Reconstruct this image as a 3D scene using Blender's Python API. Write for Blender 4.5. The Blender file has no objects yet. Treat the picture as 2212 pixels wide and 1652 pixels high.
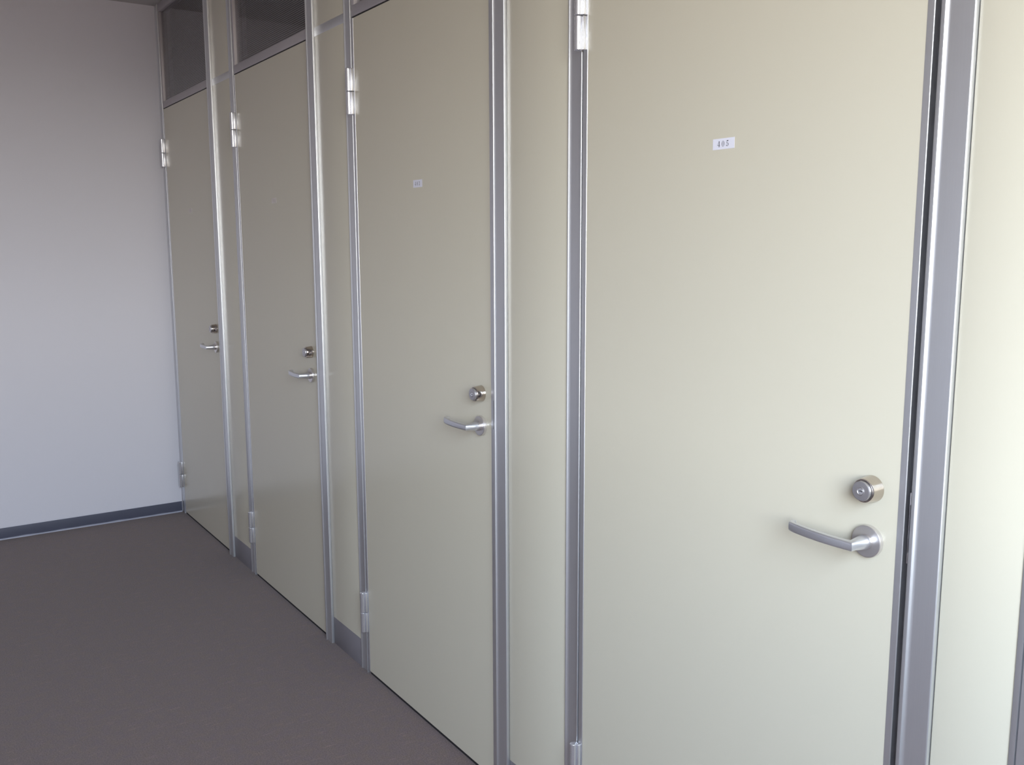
import bpy, bmesh, math
from mathutils import Matrix, Vector

# ------------------------------------------------------------------ camera, sky, light, exposure
scene = bpy.context.scene
COL = scene.collection
PI = math.pi

def make_camera():
    yaw, pitch, roll = math.radians(33.884), math.radians(8.435), math.radians(-0.197)
    f = Vector((-math.cos(yaw) * math.cos(pitch), math.sin(yaw) * math.cos(pitch), -math.sin(pitch)))
    r = f.cross(Vector((0, 0, 1))).normalized()
    u = r.cross(f)
    r2 = math.cos(roll) * r + math.sin(roll) * u
    u2 = -math.sin(roll) * r + math.cos(roll) * u
    m = Matrix((r2, u2, -f)).transposed().to_4x4()
    m.translation = Vector((5.253, -1.3108, 1.498))
    cam = bpy.data.cameras.new('camera')
    cam.sensor_fit = 'HORIZONTAL'
    cam.sensor_width = 36.0
    cam.lens = 36.0 * 2012.5 / 2212.0
    cam.clip_start = 0.05
    o = bpy.data.objects.new('camera', cam)
    o.matrix_world = m
    COL.objects.link(o)
    scene.camera = o
make_camera()

world = bpy.data.worlds.new('daylight')
scene.world = world
world.use_nodes = True
nt = world.node_tree
nt.nodes.clear()
wo = nt.nodes.new('ShaderNodeOutputWorld')
bg = nt.nodes.new('ShaderNodeBackground')
tc = nt.nodes.new('ShaderNodeTexCoord')
sx = nt.nodes.new('ShaderNodeSeparateXYZ')
mr = nt.nodes.new('ShaderNodeMapRange')
mr.inputs['From Min'].default_value = -1.0
rp = nt.nodes.new('ShaderNodeValToRGB')
rp.color_ramp.elements[0].position = 0.485
rp.color_ramp.elements[0].color = (0.19, 0.15, 0.11, 1)      # ground outside
rp.color_ramp.elements[1].position = 0.52
rp.color_ramp.elements[1].color = (1.0, 0.95, 0.895, 1)       # hazy sky at the horizon
e = rp.color_ramp.elements.new(0.66)
e.color = (0.83, 0.945, 1.12, 1)
e = rp.color_ramp.elements.new(1.0)
e.color = (0.72, 0.85, 1.08, 1)
nt.links.new(tc.outputs['Generated'], sx.inputs[0])
nt.links.new(sx.outputs['Z'], mr.inputs['Value'])
nt.links.new(mr.outputs[0], rp.inputs[0])
nt.links.new(rp.outputs[0], bg.inputs['Color'])
bg.inputs['Strength'].default_value = 17.0
nt.links.new(bg.outputs[0], wo.inputs['Surface'])

# room: X along the partition (0 = hinge edge of the farthest door), Y into the partition, Z up
XL, XR = -0.0678, 5.85
YB = -3.4
ZC = 2.745
WIN = (-2.20, -0.48, 1.08, 2.66)        # daylight window in the end wall behind the camera (Y range, Z range)

def portal():
    l = bpy.data.lights.new('window_daylight', 'AREA')
    l.shape = 'RECTANGLE'
    l.size, l.size_y = WIN[1] - WIN[0], WIN[3] - WIN[2]
    l.cycles.is_portal = True
    o = bpy.data.objects.new('window_daylight', l)
    o.location = (XR + 0.16, (WIN[0] + WIN[1]) / 2, (WIN[2] + WIN[3]) / 2)
    o.rotation_euler = (PI / 2, 0, PI / 2)     # -Z of the lamp looks to -X, into the room
    COL.objects.link(o)
portal()

scene.view_settings.view_transform = 'Standard'
scene.view_settings.look = 'None'
scene.view_settings.gamma = 1.0
scene.view_settings.use_curve_mapping = False
scene.view_settings.exposure = 0.49
scene.cycles.max_bounces = 8
scene.cycles.diffuse_bounces = 6
scene.cycles.glossy_bounces = 4
scene.cycles.sample_clamp_indirect = 6.0
scene.cycles.caustics_reflective = False
scene.cycles.caustics_refractive = False
scene.cycles.blur_glossy = 0.5
scene.cycles.use_adaptive_sampling = True
scene.cycles.adaptive_threshold = 0.02

# ------------------------------------------------------------------ materials
def mat(name, color, rough=0.5, metal=0.0, spec=0.5, noise=None, bump=None, coat=0.0):
    m = bpy.data.materials.new(name)
    m.use_nodes = True
    t = m.node_tree
    b = t.nodes['Principled BSDF']
    b.inputs['Base Color'].default_value = (*color, 1)
    b.inputs['Roughness'].default_value = rough
    b.inputs['Metallic'].default_value = metal
    b.inputs['Specular IOR Level'].default_value = spec
    b.inputs['Coat Weight'].default_value = coat
    if noise or bump:
        c = t.nodes.new('ShaderNodeTexCoord')
        mp = t.nodes.new('ShaderNodeMapping')
        t.links.new(c.outputs['Object'], mp.inputs[0])
        n = t.nodes.new('ShaderNodeTexNoise')
        t.links.new(mp.outputs[0], n.inputs['Vector'])
    if noise:
        scale, amount, stretch = noise
        mp.inputs['Scale'].default_value = stretch
        n.inputs['Scale'].default_value = scale
        n.inputs['Detail'].default_value = 2
        r = t.nodes.new('ShaderNodeMapRange')
        r.inputs['To Min'].default_value = 1 - amount
        r.inputs['To Max'].default_value = 1 + amount
        t.links.new(n.outputs['Fac'], r.inputs['Value'])
        v = t.nodes.new('ShaderNodeVectorMath')
        v.operation = 'SCALE'
        v.inputs[0].default_value = color
        t.links.new(r.outputs[0], v.inputs['Scale'])
        t.links.new(v.outputs[0], b.inputs['Base Color'])
    if bump:
        scale, strength = bump
        n2 = t.nodes.new('ShaderNodeTexNoise')
        n2.inputs['Scale'].default_value = scale
        n2.inputs['Detail'].default_value = 1
        t.links.new(c.outputs['Object'], n2.inputs['Vector'])
        bp = t.nodes.new('ShaderNodeBump')
        bp.inputs['Strength'].default_value = strength
        bp.inputs['Distance'].default_value = 0.0006
        t.links.new(n2.outputs['Fac'], bp.inputs['Height'])
        t.links.new(bp.outputs[0], b.inputs['Normal'])
    return m

def carpet_mat():
    m = bpy.data.materials.new('carpet')
    m.use_nodes = True
    t = m.node_tree
    b = t.nodes['Principled BSDF']
    b.inputs['Roughness'].default_value = 0.95
    b.inputs['Specular IOR Level'].default_value = 0.1
    b.inputs['Sheen Weight'].default_value = 0.25
    b.inputs['Sheen Roughness'].default_value = 0.6
    c = t.nodes.new('ShaderNodeTexCoord')
    def noise(scale, stretch, detail=3):
        mp = t.nodes.new('ShaderNodeMapping')
        mp.inputs['Scale'].default_value = stretch
        t.links.new(c.outputs['Object'], mp.inputs[0])
        n = t.nodes.new('ShaderNodeTexNoise')
        n.inputs['Scale'].default_value = scale
        n.inputs['Detail'].default_value = detail
        t.links.new(mp.outputs[0], n.inputs['Vector'])
        return n
    def ramp(n, p0, c0, p1, c1):
        r = t.nodes.new('ShaderNodeValToRGB')
        r.color_ramp.elements[0].position = p0
        r.color_ramp.elements[0].color = (*c0, 1)
        r.color_ramp.elements[1].position = p1
        r.color_ramp.elements[1].color = (*c1, 1)
        t.links.new(n.outputs['Fac'], r.inputs[0])
        return r
    def mix(a, bb, fac, mode='MIX'):
        x = t.nodes.new('ShaderNodeMix')
        x.data_type = 'RGBA'
        x.blend_type = mode
        x.inputs[0].default_value = fac
        t.links.new(a, x.inputs[6])
        t.links.new(bb, x.inputs[7])
        return x.outputs[2]
    base = ramp(noise(260, (1, 1, 1)), 0.36, (0.070, 0.041, 0.036), 0.64, (0.195, 0.124, 0.114))
    hue = ramp(noise(30, (1, 1, 1), 2), 0.35, (0.136, 0.086, 0.062), 0.65, (0.118, 0.076, 0.088))
    streak = ramp(noise(150, (1, 0.10, 1), 2), 0.60, (1, 1, 1), 0.78, (1.5, 1.45, 1.45))
    col = mix(base.outputs[0], hue.outputs[0], 0.40)
    col = mix(col, streak.outputs[0], 1.0, 'MULTIPLY')
    t.links.new(col, b.inputs['Base Color'])
    h = noise(420, (1, 1, 1), 2)
    bp = t.nodes.new('ShaderNodeBump')
    bp.inputs['Strength'].default_value = 0.6
    bp.inputs['Distance'].default_value = 0.002
    t.links.new(h.outputs['Fac'], bp.inputs['Height'])
    t.links.new(bp.outputs[0], b.inputs['Normal'])
    return m

def glass_mat(name, tint):
    m = bpy.data.materials.new(name)
    m.use_nodes = True
    t = m.node_tree
    t.nodes.clear()
    o = t.nodes.new('ShaderNodeOutputMaterial')
    tr = t.nodes.new('ShaderNodeBsdfTransparent')
    tr.inputs[0].default_value = (*tint, 1)
    g = t.nodes.new('ShaderNodeBsdfGlossy')
    g.inputs['Roughness'].default_value = 0.02
    lw = t.nodes.new('ShaderNodeLayerWeight')          # Schlick reflectance of a thin pane, alike from both sides
    lw.inputs['Blend'].default_value = 0.5
    pw = t.nodes.new('ShaderNodeMath')
    pw.operation = 'POWER'
    pw.inputs[1].default_value = 5.0
    t.links.new(lw.outputs['Facing'], pw.inputs[0])
    fr = t.nodes.new('ShaderNodeMath')
    fr.operation = 'MULTIPLY_ADD'
    fr.inputs[1].default_value = 0.96
    fr.inputs[2].default_value = 0.04
    t.links.new(pw.outputs[0], fr.inputs[0])
    mx = t.nodes.new('ShaderNodeMixShader')
    t.links.new(fr.outputs[0], mx.inputs[0])
    t.links.new(tr.outputs[0], mx.inputs[1])
    t.links.new(g.outputs[0], mx.inputs[2])
    t.links.new(mx.outputs[0], o.inputs['Surface'])
    return m

M_DOOR = mat('door_cream', (0.653, 0.614, 0.502), 0.21, spec=0.5, noise=(3.0, 0.012, (1, 1, 1)))
M_PANEL = mat('panel_cream', (0.656, 0.620, 0.508), 0.21, spec=0.5, noise=(3.0, 0.012, (1, 1, 1)))
M_ALU = mat('satin_aluminium', (0.755, 0.765, 0.790), 0.40, metal=0.93, noise=(40, 0.03, (30, 30, 0.4)))
M_STEEL = mat('hinge_steel', (0.80, 0.80, 0.84), 0.27, metal=0.85)
M_LEVER = mat('lever_aluminium', (0.72, 0.725, 0.765), 0.36, metal=0.88)
M_NICKEL = mat('brushed_nickel', (0.60, 0.54, 0.49), 0.10, metal=1.0, noise=(60, 0.05, (1, 40, 1)))
M_ROSE = mat('rose_nickel', (0.72, 0.69, 0.685), 0.30, metal=0.88)
M_FACE = mat('lock_face_steel', (0.58, 0.565, 0.585), 0.38, metal=0.92)
M_DARK = mat('gap_dark', (0.030, 0.028, 0.032), 0.8, spec=0.2)
M_KICK = mat('kick_grey', (0.225, 0.210, 0.230), 0.45)
M_WALL = mat('wall_paint', (0.80, 0.79, 0.86), 0.80, spec=0.25, bump=(240, 0.25))
M_CEIL = mat('ceiling_board', (0.66, 0.64, 0.63), 0.9, spec=0.1, noise=(60, 0.03, (1, 1, 1)))
M_BASE = mat('baseboard_slate', (0.098, 0.104, 0.148), 0.45)
M_BEAD = mat('floor_bead', (0.40, 0.41, 0.50), 0.35)
M_CARPET = carpet_mat()
M_SLAT = mat('blind_slat', (0.60, 0.555, 0.585), 0.5)
M_CORD = mat('ladder_cord', (0.42, 0.40, 0.41), 0.8)
M_FRAME = mat('transom_alu', (0.50, 0.47, 0.49), 0.55, metal=0.4)
M_GLASS = glass_mat('transom_glass', (0.92, 0.92, 0.93))
M_WGLASS = glass_mat('window_glass', (0.95, 0.97, 0.97))
M_PAPER = mat('label_paper', (0.80, 0.80, 0.90), 0.55)
M_PAPER2 = mat('label_film', (0.72, 0.67, 0.63), 0.4)
M_INK2 = mat('faded_ink', (0.50, 0.45, 0.43), 0.4)
M_INK = mat('print_ink', (0.035, 0.032, 0.045), 0.5)
M_WHITE = mat('window_frame_white', (0.60, 0.60, 0.62), 0.4)

# ------------------------------------------------------------------ mesh helpers
def shade(me, angle, flat_width=0.004):
    """smooth the fillets and bevels, keep the broad flat faces flat so that their shading stays level"""
    co = [v.co for v in me.vertices]
    for p in me.polygons:
        n = len(p.vertices)
        es = [(co[p.vertices[i]] - co[p.vertices[(i + 1) % n]]).length for i in range(n)]
        p.use_smooth = not (n > 4 or min(es) > flat_width)
    me.set_sharp_from_angle(angle=math.radians(angle))

def finish(bm, name, m, parent=None, smooth=None, loc=None):
    bmesh.ops.recalc_face_normals(bm, faces=bm.faces)
    me = bpy.data.meshes.new(name)
    bm.to_mesh(me)
    bm.free()
    me.materials.append(m)
    if smooth is not None:
        shade(me, smooth)
    return link(name, me, parent, loc)

def link(name, me, parent=None, loc=None):
    o = bpy.data.objects.new(name, me)
    COL.objects.link(o)
    if parent is not None:
        o.parent = parent
    if loc is not None:
        o.location = loc
    return o

def empty(name, loc=(0, 0, 0), parent=None):
    o = bpy.data.objects.new(name, None)
    o.empty_display_size = 0.05
    o.location = loc
    COL.objects.link(o)
    if parent is not None:
        o.parent = parent
    return o

def tag(o, label=None, category=None, kind=None, group=None):
    for k, v in (('label', label), ('category', category), ('kind', kind), ('group', group)):
        if v:
            o[k] = v
    return o

def add_box(bm, x0, x1, y0, y1, z0, z1, bevel=0.0, seg=2, edges=None):
    vs = [bm.verts.new((x, y, z)) for x in (x0, x1) for y in (y0, y1) for z in (z0, z1)]
    F = [(0, 1, 3, 2), (4, 6, 7, 5), (0, 4, 5, 1), (2, 3, 7, 6), (0, 2, 6, 4), (1, 5, 7, 3)]
    fs = [bm.faces.new([vs[i] for i in q]) for q in F]
    if bevel:
        es = set()
        for f in fs:
            for ed in f.edges:
                if edges is None or edges(ed):
                    es.add(ed)
        bmesh.ops.bevel(bm, geom=list(es), offset=bevel, segments=seg, affect='EDGES', profile=0.5)

def box(name, m, x0, x1, y0, y1, z0, z1, parent=None, bevel=0.0, seg=2, edges=None):
    bm = bmesh.new()
    add_box(bm, x0, x1, y0, y1, z0, z1, bevel, seg, edges)
    return finish(bm, name, m, parent, 40 if bevel else None)

def add_extrude(bm, prof, z0, z1):
    a = [bm.verts.new((x, y, z0)) for x, y in prof]
    b = [bm.verts.new((x, y, z1)) for x, y in prof]
    n = len(prof)
    for i in range(n):
        bm.faces.new((a[i], a[(i + 1) % n], b[(i + 1) % n], b[i]))
    bm.faces.new(list(reversed(a)))
    bm.faces.new(b)

def arc(cx, cy, rx, ry, a0, a1, n=6):
    return [(cx + rx * math.cos(math.radians(a0 + (a1 - a0) * i / n)),
             cy + ry * math.sin(math.radians(a0 + (a1 - a0) * i / n))) for i in range(n + 1)]

def add_rings(bm, rings, cap0=True, cap1=True):
    vv = [[bm.verts.new(p) for p in r] for r in rings]
    n = len(rings[0])
    for a, b in zip(vv[:-1], vv[1:]):
        for i in range(n):
            bm.faces.new((a[i], a[(i + 1) % n], b[(i + 1) % n], b[i]))
    if cap0:
        bm.faces.new(list(reversed(vv[0])))
    if cap1:
        bm.faces.new(vv[-1])

def support(prof):
    """extra rings next to the ends of long segments, so that smooth shading does not bleed along them"""
    out = [prof[0]]
    for (r0, z0), (r1, z1) in zip(prof[:-1], prof[1:]):
        l = math.hypot(r1 - r0, z1 - z0)
        if l > 0.002:
            for f in (0.0003 / l, 1 - 0.0003 / l):
                out.append((r0 + (r1 - r0) * f, z0 + (z1 - z0) * f))
        out.append((r1, z1))
    return out

def add_lathe_y(bm, cx, cz, prof, n=48, cap0=True, cap1=True):
    """prof: (radius, y) along the axis that runs in Y"""
    add_rings(bm, [[(cx + r * math.cos(2 * PI * i / n), y, cz + r * math.sin(2 * PI * i / n)) for i in range(n)]
                   for r, y in support(prof)], cap0, cap1)

def add_lathe_z(bm, cx, cy, prof, n=32):
    add_rings(bm, [[(cx + r * math.cos(2 * PI * i / n), cy + r * math.sin(2 * PI * i / n), z) for i in range(n)]
                   for r, z in support(prof)])

# ------------------------------------------------------------------ dimensions of the partition
P = 1.2                    # module
W = 0.8023                 # door skin width
Z_DOOR0, Z_DOOR1 = 0.0125, 2.2107
Z_RAIL0, Z_RAIL1 = 2.2105, 2.2400
Z_KICK = 0.1055
NDOOR = 4

# ------------------------------------------------------------------ the room
floor = box('floor', M_CARPET, XL - 0.15, XR + 0.15, YB - 0.15, 0.2, -0.12, 0.0)
tag(floor, 'brown flecked carpet floor in front of the row of doors', kind='structure')
ceiling = box('ceiling', M_CEIL, XL - 0.15, XR + 0.15, YB - 0.15, 0.2, ZC, ZC + 0.12)
tag(ceiling, 'dim off-white ceiling above the doors', kind='structure')
wall_left = box('wall_left', M_WALL, XL - 0.15, XL, YB - 0.15, 0.2, 0.0, ZC)
tag(wall_left, 'plain pale painted wall at the far end of the corridor', kind='structure')
wall_back = box('wall_back', M_WALL, XL - 0.15, XR + 0.15, YB - 0.15, YB, 0.0, ZC)
tag(wall_back, 'plain pale wall opposite the doors', kind='structure')

def window_wall():
    bm = bmesh.new()
    y0, y1, z0, z1 = WIN
    x0, x1 = XR, XR + 0.15
    add_box(bm, x0, x1, YB, y0, 0, ZC)
    add_box(bm, x0, x1, y1, 0.2, 0, ZC)
    add_box(bm, x0, x1, y0, y1, 0, z0)
    add_box(bm, x0, x1, y0, y1, z1, ZC)
    tag(finish(bm, 'wall_right', M_WALL), 'pale end wall with the daylight window, behind the camera', kind='structure')
    w = tag(empty('window_5', (XR, (y0 + y1) / 2, z0)), 'wide daylight window in the end wall behind the camera', kind='structure')
    hw = (y1 - y0) / 2
    h = z1 - z0
    def fr(name, a, b, c, d):
        box(name, M_WHITE, 0.05, 0.10, a, b, c, d, w, 0.004)
    fr('sill_rail', -hw, hw, 0, 0.05)
    fr('head_rail', -hw, hw, h - 0.05, h)
    fr('stile', -hw, -hw + 0.05, 0.05, h - 0.05)
    fr('stile', hw - 0.05, hw, 0.05, h - 0.05)
    for q in (0.0,):
        fr('mullion', q - 0.025, q + 0.025, 0.05, h - 0.05)
    for a, b in ((-hw + 0.05, -0.025), (0.025, hw - 0.05)):
        box('pane', M_WGLASS, 0.073, 0.077, a, b, 0.05, h - 0.05, w)
window_wall()

def baseboard():
    bm = bmesh.new()
    prof = [(YB, 0), (YB, 0)]
    add_box(bm, XL, XL + 0.004, YB, -0.004, 0.0, 0.060, 0.0012, 2)
    o = finish(bm, 'baseboard_left', M_BASE, None, 40)
    tag(o, 'dark slate-blue vinyl baseboard along the far wall', kind='structure')
    bm = bmesh.new()
    n = 60
    rings = []
    import random
    rnd = random.Random(4)
    for i in range(n + 1):
        y = YB + (-0.006 - YB) * i / n
        s = 1 + rnd.uniform(-0.22, 0.22)
        rings.append([(XL + 0.004 + 0.007 * s * math.cos(a), y, 0.0075 * s * math.sin(a))
                      for a in [PI / 2 * k / 4 for k in range(5)]] + [(XL + 0.004, y, 0.0)])
    add_rings(bm, rings)
    finish(bm, 'sealant_bead', M_BEAD, o, 60)
baseboard()

# ------------------------------------------------------------------ partition wall and its posts
wall = tag(empty('wall_front', (0, 0, 0)), 'cream office partition wall with aluminium posts between four doors', kind='structure')

def dish(x0, y0, length, tilt=52.0, n=10):
    """concave fillet that starts at (x0, y0) facing right and flattens out towards the front"""
    pts = [(x0, y0)]
    for i in range(n):
        a = math.radians(tilt * (1 - (i + 0.5) / n))
        pts.append((pts[-1][0] + length / n, pts[-1][1] + length / n * math.tan(a)))
    return pts

def latch_profile():
    yl = -0.0120
    d = dish(0.8383, yl + 0.0006, 0.0065)
    yc = d[-1][1]
    p = [(0.802, 0.060), (0.802, 0.0405), (0.8312, 0.0405)]
    p += arc(0.8326, yl + 0.0014, 0.0014, 0.0014, 180, 270, 4)
    p += arc(0.8375, yl + 0.0008, 0.0008, 0.0008, -90, -30, 3)
    p += d
    p += arc(0.8790, yc + 0.0025, 0.0025, 0.0025, -90, 0, 6)
    p += [(0.8815, 0.006), (0.8815, 0.060)]
    return p

def hinge_profile():
    yl = -0.0022
    d = dish(-0.0650, yl + 0.0001, 0.0085)
    yc = d[-1][1]
    p = [(-0.0674, 0.060)]
    p += arc(-0.0666, yl + 0.0008, 0.0008, 0.0008, 180, 270, 3)
    p += d
    p += [(-0.0232, yc)]
    p += [(-0.0222, yl + 0.0004)]
    p += arc(-0.0198, yl + 0.0018, 0.0018, 0.0018, -90, 0, 6)
    p += [(-0.0180, 0.0405), (0.004, 0.0405), (0.004, 0.060)]
    return p

def mesh_once(prof, name, m, z0, z1, smooth=50):
    bm = bmesh.new()
    add_extrude(bm, prof, z0, z1)
    bmesh.ops.recalc_face_normals(bm, faces=bm.faces)
    me = bpy.data.meshes.new(name)
    bm.to_mesh(me)
    bm.free()
    me.materials.append(m)
    shade(me, smooth)
    return me

ME_LATCH = mesh_once(latch_profile(), 'latch_post', M_ALU, 0.0, ZC)
ME_HINGE_POST = mesh_once(hinge_profile(), 'hinge_post', M_ALU, 0.0, ZC)

def vertical(ed):
    a, b = ed.verts
    return abs(a.co.z - b.co.z) > 1e-4 and a.co.y < 0.01 and b.co.y < 0.01

def bevel_panel(name, x0, x1, z0, z1):
    box(name, M_PANEL, x0, x1, 0.0008, 0.030, z0, z1, wall, 0.0020, 4, vertical)

for k in range(NDOOR):
    x = k * P
    link('hinge_post', ME_HINGE_POST, wall, (x, 0, 0))
    box('head_gap_shade', M_DARK, x - 0.012, x + 0.828, 0.0035, 0.040, Z_DOOR1 + 0.0006, 2.2161, wall)  # dark filler standing in for the shade in the gap above the door
    lp = link('latch_post', ME_LATCH, wall, (x, 0, 0))
    box('strike_plate', M_STEEL, 0.8272, 0.8290, -0.0085, 0.024, 0.998, 1.113, lp, 0.0005)
    box('latch_slot', M_DARK, 0.8305, 0.8328, -0.0119, -0.004, 1.018, 1.094, lp)
    a, b = x + 0.8816, (x + P - 0.0678) if k < NDOOR - 1 else 4.6030
    bevel_panel('infill_panel', a, b, Z_KICK, Z_RAIL0)
    bevel_panel('upper_panel', a, b, Z_RAIL1, ZC)
    box('panel_rail', M_ALU, a, b, 0.0, 0.03, Z_RAIL0, Z_RAIL1, wall, 0.0008)
    box('kick_plate', M_KICK, a, b, 0.0012, 0.03, 0.0, Z_KICK, wall, 0.0008)

def end_post():
    p = [(4.6030, 0.060)] + arc(4.6040, 0.0, 0.001, 0.001, 180, 270, 3) + [(4.6118, -0.001), (4.6122, 0.004), (4.6140, 0.004), (4.6144, -0.001)]
    p += arc(4.6785, 0.0015, 0.0025, 0.0025, -90, 0, 5) + [(4.681, 0.060)]
    link('end_post', mesh_once(p, 'end_post', M_ALU, 0.0, ZC), wall)
    box('infill_panel', M_PANEL, 4.6816, XR, 0.0008, 0.03, Z_KICK, ZC, wall, 0.0045, 5, vertical)
    box('kick_plate', M_KICK, 4.6816, XR, 0.0012, 0.03, 0.0, Z_KICK, wall, 0.0008)
end_post()
box('light_leak_backing', M_DARK, XL, XR, 0.060, 0.15, 0.0, ZC, wall)  # added dark board: stops light leaks and blackens what lies behind gaps and blinds

# ------------------------------------------------------------------ transom windows with blinds behind the glass
def slat_mesh(z0, z1, x0, x1, y):
    bm = bmesh.new()
    pitch, n = 0.0074, int((z1 - z0) / 0.0074)
    for i in range(n):
        z = z0 + (i + 0.5) * pitch
        pts = [(y - 0.0030, z - 0.0030), (y - 0.0006, z + 0.0002), (y + 0.0030, z + 0.0026),
               (y + 0.0028, z + 0.0030), (y - 0.0010, z + 0.0006), (y - 0.0034, z - 0.0026)]
        a = [bm.verts.new((x0, q[0], q[1])) for q in pts]
        b = [bm.verts.new((x1, q[0], q[1])) for q in pts]
        m = len(pts)
        for j in range(m):
            bm.faces.new((a[j], a[(j + 1) % m], b[(j + 1) % m], b[j]))
        bm.faces.new(list(reversed(a)))
        bm.faces.new(b)
    bmesh.ops.recalc_face_normals(bm, faces=bm.faces)
    me = bpy.data.meshes.new('blind_slats')
    bm.to_mesh(me)
    bm.free()
    me.materials.append(M_SLAT)
    return me

T0, T1 = 2.2162, 2.7430
GX0, GX1 = 0.009, 0.822
ME_SLATS = slat_mesh(2.2440, 2.7060, GX0, GX1, 0.0215)
WIN_LABEL = ['dark slatted blind transom window above the farthest door, in the wall corner',
             'dark slatted blind transom window above the second door from the far wall',
             'transom window above the door marked 403, at the top edge of the picture',
             'transom window above the nearest door marked 405']
for k in range(NDOOR):
    w = tag(empty('window_%d' % (k + 1), (k * P, 0, 0)), WIN_LABEL[k], kind='structure')
    box('bottom_rail', M_FRAME, -0.0125, 0.8285, 0.0006, 0.040, T0, 2.2500, w, 0.0008)
    box('top_rail', M_FRAME, -0.0125, 0.8285, 0.0006, 0.040, 2.7020, T1, w, 0.0008)
    box('stile', M_FRAME, -0.0125, GX0 - 0.0005, 0.0006, 0.040, 2.2500, 2.7020, w, 0.0008)
    box('stile', M_FRAME, GX1 + 0.0005, 0.8285, 0.0006, 0.040, 2.2500, 2.7020, w, 0.0008)
    box('glass_pane', M_GLASS, GX0, GX1, 0.0125, 0.0155, 2.2500, 2.7020, w)
    tag(link('blind_slats', ME_SLATS, w), kind='stuff')
    for cx in (0.040, 0.790):
        box('ladder_cord', M_CORD, cx - 0.0016, cx + 0.0016, 0.0165, 0.0175, 2.2500, 2.7020, w)

# ------------------------------------------------------------------ door furniture meshes (shared by all doors)
def mesh_of(bm, name, m, smooth=40):
    bmesh.ops.recalc_face_normals(bm, faces=bm.faces)
    me = bpy.data.meshes.new(name)
    bm.to_mesh(me)
    bm.free()
    me.materials.append(m)
    for q in me.polygons:
        q.use_smooth = True
    me.set_sharp_from_angle(angle=math.radians(smooth))
    return me

def barrel_mesh(h):
    bm = bmesh.new()
    r = 0.0085
    c = 0.0012
    add_lathe_z(bm, -0.0160, -0.0145, [(r - c, 0), (r - 0.35 * c, 0.35 * c), (r, c), (r, h - c), (r - 0.35 * c, h - 0.35 * c), (r - c, h)], 40)
    return mesh_of(bm, 'hinge_barrel', M_STEEL, 50)

def leaf_mesh(h, g):
    bm = bmesh.new()
    for z0, z1 in ((0, h / 2 - g / 2), (h / 2 + g / 2, h)):
        add_box(bm, -0.0203, -0.0140, -0.0105, -0.0026, z0, z1, 0.0012, 3)
        add_box(bm, -0.0132, -0.0022, -0.0105, -0.0013, z0, z1, 0.0016, 3)
    return mesh_of(bm, 'hinge', M_STEEL)

HH, HG = 0.1440, 0.0016
ME_BARREL = barrel_mesh(HH / 2 - HG / 2)
ME_LEAF = leaf_mesh(HH, HG)

LX, LZ = 0.7535, 1.1020
RX, RZ = 0.7530, 1.0140
def lock_mesh():
    bm = bmesh.new()
    add_lathe_y(bm, LX, LZ, [(0.0222, 0.0), (0.0222, -0.0006), (0.0196, -0.0226), (0.0192, -0.0236), (0.0180, -0.0240),
                             (0.0172, -0.0238), (0.0170, -0.0215)], 64)
    return mesh_of(bm, 'lock', M_NICKEL, 35)
def lock_face_mesh():
    bm = bmesh.new()
    add_lathe_y(bm, LX, LZ, [(0.0163, -0.0210), (0.0163, -0.0285), (0.0160, -0.0295), (0.0150, -0.0300), (0.0075, -0.0302),
                             (0.0070, -0.0306), (0.0064, -0.0308), (0.0058, -0.0305), (0.0054, -0.0298)], 64)
    return mesh_of(bm, 'lock_cylinder', M_FACE, 40)
def key_plug_mesh():
    bm = bmesh.new()
    add_lathe_y(bm, LX, LZ, [(0.0053, -0.0280), (0.0053, -0.0300), (0.0050, -0.0303)], 40)
    return mesh_of(bm, 'key_plug', M_STEEL, 40)
def keyhole_mesh():
    bm = bmesh.new()
    for a, b, c, d in ((-0.0033, -0.0012, -0.0006, 0.0004), (-0.0014, 0.0012, -0.0002, 0.0012), (0.0008, 0.0036, -0.0008, 0.0006)):
        add_box(bm, LX + a, LX + b, -0.0305, -0.0298, LZ + c, LZ + d)
    return mesh_of(bm, 'keyhole', M_DARK, 20)

def rose_mesh():
    bm = bmesh.new()
    add_lathe_y(bm, RX, RZ, [(0.0268, 0.0), (0.0270, -0.0010), (0.0270, -0.0072), (0.0266, -0.0083), (0.0256, -0.0090),
                             (0.0120, -0.0092)], 64)
    return mesh_of(bm, 'handle_rose', M_ROSE, 35)
def collar_mesh():
    bm = bmesh.new()
    add_lathe_y(bm, RX, RZ, [(0.0126, -0.0085), (0.0126, -0.0130), (0.0122, -0.0137), (0.0112, -0.0138), (0.0112, -0.0146)], 48)
    return mesh_of(bm, 'handle_collar', M_ROSE, 35)

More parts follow.
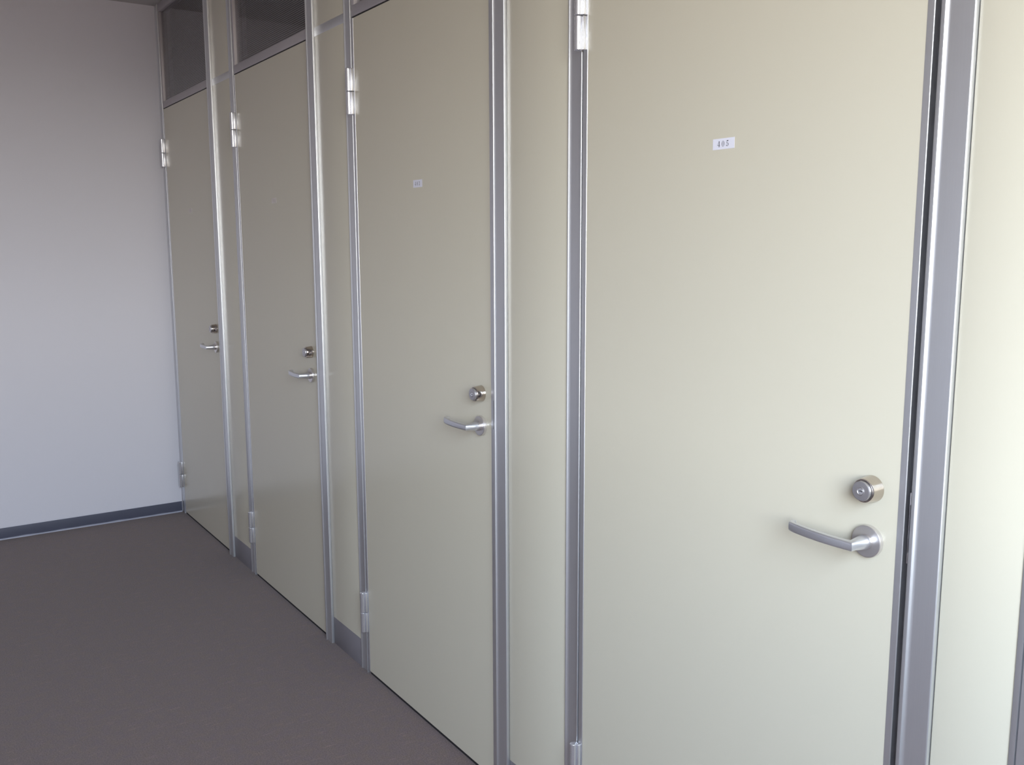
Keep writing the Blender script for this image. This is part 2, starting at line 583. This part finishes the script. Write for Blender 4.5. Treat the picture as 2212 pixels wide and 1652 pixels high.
def lever_mesh():
    """neck out of the door, a mitred elbow, a flat curved grip and a return at the tip"""
    n = 32
    def ring(cx, cy, tx, ty, ht, hh, power):
        # tangent (tx,ty) in plan, normal across it; superellipse section half thickness ht, half height hh
        l = math.hypot(tx, ty)
        nx, ny = -ty / l, tx / l
        out = []
        for i in range(n):
            a = 2 * PI * i / n
            c, s = math.cos(a), math.sin(a)
            u = math.copysign(abs(c) ** (2 / power), c) * ht
            v = math.copysign(abs(s) ** (2 / power), s) * hh
            out.append((RX + cx + nx * u, cy + ny * u, RZ + v))
        return out
    R = []
    R.append(ring(0, -0.0142, 0, -1, 0.0118, 0.0118, 2.0))
    R.append(ring(0, -0.0150, 0, -1, 0.0122, 0.0122, 2.0))
    R.append(ring(0, -0.0240, 0, -1, 0.0112, 0.0112, 2.0))
    R.append(ring(0, -0.0340, 0, -1, 0.0094, 0.0098, 2.2))
    R.append(ring(0, -0.0405, 0, -1, 0.0078, 0.0086, 2.6))
    # elbow: section on the 45 degree mitre plane
    R.append(ring(0.0003, -0.0478, -1, -1, 0.0098, 0.0082, 3.4))
    grip = [(-0.010, -0.0492, 0.0060, 0.0080), (-0.026, -0.0505, 0.0055, 0.0080), (-0.044, -0.0510, 0.0052, 0.0081),
            (-0.062, -0.0504, 0.0050, 0.0082), (-0.080, -0.0490, 0.0049, 0.0083), (-0.096, -0.0470, 0.0048, 0.0084), (-0.110, -0.0447, 0.0047, 0.0085),
            (-0.119, -0.0428, 0.0046, 0.0085)]
    prev = (0.0003, -0.0478)
    for i, (cx, cy, ht, hh) in enumerate(grip):
        nx = grip[i + 1] if i + 1 < len(grip) else (cx - 0.004, cy + 0.0012)
        R.append(ring(cx, cy, nx[0] - prev[0], nx[1] - prev[1], ht, hh, 4.2))
        prev = (cx, cy)
    R.append(ring(-0.1255, -0.0402, -1, 0.75, 0.0050, 0.0085, 4.2))
    R.append(ring(-0.1288, -0.0352, -0.35, 1, 0.0045, 0.0084, 4.2))
    R.append(ring(-0.1292, -0.0280, 0, 1, 0.0042, 0.0083, 4.2))
    R.append(ring(-0.1292, -0.0262, 0, 1, 0.0030, 0.0072, 4.2))
    bm = bmesh.new()
    add_rings(bm, R)
    return mesh_of(bm, 'lever_handle', M_LEVER, 38)

ME_LOCK, ME_LFACE, ME_PLUG, ME_KEYHOLE = lock_mesh(), lock_face_mesh(), key_plug_mesh(), keyhole_mesh()
ME_ROSE, ME_COLLAR, ME_LEVER = rose_mesh(), collar_mesh(), lever_mesh()

# ------------------------------------------------------------------ doors
def skin_mesh():
    bm = bmesh.new()
    add_box(bm, 0.0, W, 0.0, 0.036, Z_DOOR0, Z_DOOR1)
    me = mesh_of(bm, 'door_leaf', M_DOOR, 20)
    return me
def trim_left_mesh():
    p = [(-0.0138, 0.036)] + arc(-0.0132, -0.0008, 0.0006, 0.0006, 180, 270, 3) + arc(-0.0008, 0.0006, 0.0020, 0.0020, -90, 0, 6) + [(0.0012, 0.0015), (-0.0005, 0.0015), (-0.0005, 0.036)]
    return mesh_once(p, 'edge_trim', M_ALU, Z_DOOR0, Z_DOOR1)
def trim_right_mesh():
    p = [(W + 0.0002, 0.036), (W + 0.0002, -0.0003)] + arc(W + 0.0102, 0.0017, 0.0020, 0.0020, -90, 0, 6) + [(W + 0.0122, 0.036)]
    return mesh_once(p, 'edge_trim', M_ALU, Z_DOOR0, Z_DOOR1)
ME_SKIN, ME_TL, ME_TR = skin_mesh(), trim_left_mesh(), trim_right_mesh()

DOOR_LABEL = ['cream flush office door farthest away, beside the pale end wall',
              'cream flush office door, second from the far wall, below the slatted transom window',
              'cream flush office door with small 403 sticker',
              'large cream flush office door nearest the camera with white 405 sticker']
for k in range(NDOOR):
    d = tag(empty('door_%d' % (k + 1), (k * P, 0, 0)), DOOR_LABEL[k], kind='structure')
    link('door_leaf', ME_SKIN, d)
    box('under_door_shade', M_DARK, 0.0, W, 0.003, 0.033, 0.0015, Z_DOOR0, d)  # black strip that makes the shadow line under the door, not a real seal
    link('edge_trim', ME_TL, d)
    link('edge_trim', ME_TR, d)
    for z in (0.1560, 1.9140):
        h = link('hinge', ME_LEAF, d, (0, 0, z))
        link('hinge_barrel', ME_BARREL, h)
        link('hinge_barrel', ME_BARREL, h, (0, 0, HH / 2 + HG / 2))
    lk = tag(link('lock', ME_LOCK, d), 'brushed nickel deadbolt lock')
    link('lock_cylinder', ME_LFACE, lk)
    link('key_plug', ME_PLUG, lk)
    link('keyhole', ME_KEYHOLE, lk)
    lv = tag(link('lever_handle', ME_LEVER, d), 'satin aluminium lever handle')
    link('handle_rose', ME_ROSE, lv)
    link('handle_collar', ME_COLLAR, lv)

# ------------------------------------------------------------------ number stickers
def stroke_arc(cx, cy, rx, ry, a0, a1, t0, t1, n=18):
    out = []
    inn = []
    for i in range(n + 1):
        a = math.radians(a0 + (a1 - a0) * i / n)
        t = t0 + (t1 - t0) * abs(math.cos(a)) ** 1.5
        out.append((cx + rx * math.cos(a), cy + ry * math.sin(a)))
        inn.append((cx + (rx - t) * math.cos(a), cy + (ry - t * 0.9) * math.sin(a)))
    return [[out[i], out[i + 1], inn[i + 1], inn[i]] for i in range(n)]
def rect(x0, x1, y0, y1):
    return [[(x0, y0), (x1, y0), (x1, y1), (x0, y1)]]
GLYPH = {
    '0': stroke_arc(0.30, 0.50, 0.28, 0.50, 0, 360, 0.045, 0.135, 36),
    '4': rect(0.35, 0.49, 0.0, 1.0) + [[(0.37, 1.0), (0.35, 0.90), (0.055, 0.31), (0.0, 0.31)]] + rect(0.0, 0.62, 0.25, 0.315) + rect(0.26, 0.58, 0.0, 0.03),
    '5': [[(0.13, 1.0), (0.09, 0.46), (0.14, 0.46), (0.18, 0.90)]] + [[(0.13, 1.0), (0.18, 0.86), (0.50, 0.86), (0.54, 1.0)]]
         + stroke_arc(0.27, 0.31, 0.29, 0.31, 140, -150, 0.05, 0.14, 24) + stroke_arc(0.085, 0.19, 0.08, 0.08, 0, 360, 0.079, 0.079, 12),
    '3': stroke_arc(0.25, 0.75, 0.25, 0.25, 150, -90, 0.05, 0.13, 18) + stroke_arc(0.25, 0.27, 0.29, 0.27, 90, -150, 0.05, 0.14, 18)
         + stroke_arc(0.08, 0.80, 0.07, 0.07, 0, 360, 0.069, 0.069, 12) + stroke_arc(0.07, 0.18, 0.07, 0.07, 0, 360, 0.069, 0.069, 12),
    '2': stroke_arc(0.28, 0.72, 0.26, 0.28, 165, -35, 0.05, 0.13, 18) + [[(0.36, 0.55), (0.50, 0.58), (0.12, 0.10), (0.02, 0.04)]] + rect(0.02, 0.56, 0.0, 0.11),
    '1': rect(0.24, 0.38, 0.0, 1.0) + [[(0.26, 1.0), (0.26, 0.90), (0.10, 0.86), (0.10, 0.90)]] + rect(0.10, 0.52, 0.0, 0.035),
}
def number_label(k, text, cx, cz, w, h, paper, label):
    o = box('number_label', paper, -w / 2, w / 2, -0.0003, 0.0, -h / 2, h / 2)
    o.location = (k * P + cx, 0.0, cz)
    tag(o, label, 'label', group='door number labels')
    bm = bmesh.new()
    H = h * 0.54
    adv = H * 1.03
    x0 = -w * 0.02 - 1.3 * adv
    for i, ch in enumerate(text):
        for poly in GLYPH[ch]:
            vs = [bm.verts.new((x0 + i * adv + x * H, -0.00042, -H / 2 + y * H)) for x, y in poly]
            bm.faces.new(vs)
    bmesh.ops.remove_doubles(bm, verts=bm.verts, dist=1e-6)
    finish(bm, 'printed_number', M_INK if paper is M_PAPER else M_INK2, o)
number_label(3, '405', 0.4050, 1.6805, 0.0535, 0.0196, M_PAPER, 'white paper number label reading 405 on the nearest door')
number_label(2, '403', 0.4147, 1.6730, 0.0545, 0.0215, M_PAPER, 'small white number label reading 403 on the third door')
number_label(1, '402', 0.4200, 1.6720, 0.0545, 0.0205, M_PAPER2, 'tiny pale number label on the second door from the far wall')
number_label(0, '401', 0.4200, 1.6700, 0.0545, 0.0205, M_PAPER2, 'barely visible number label on the farthest door')
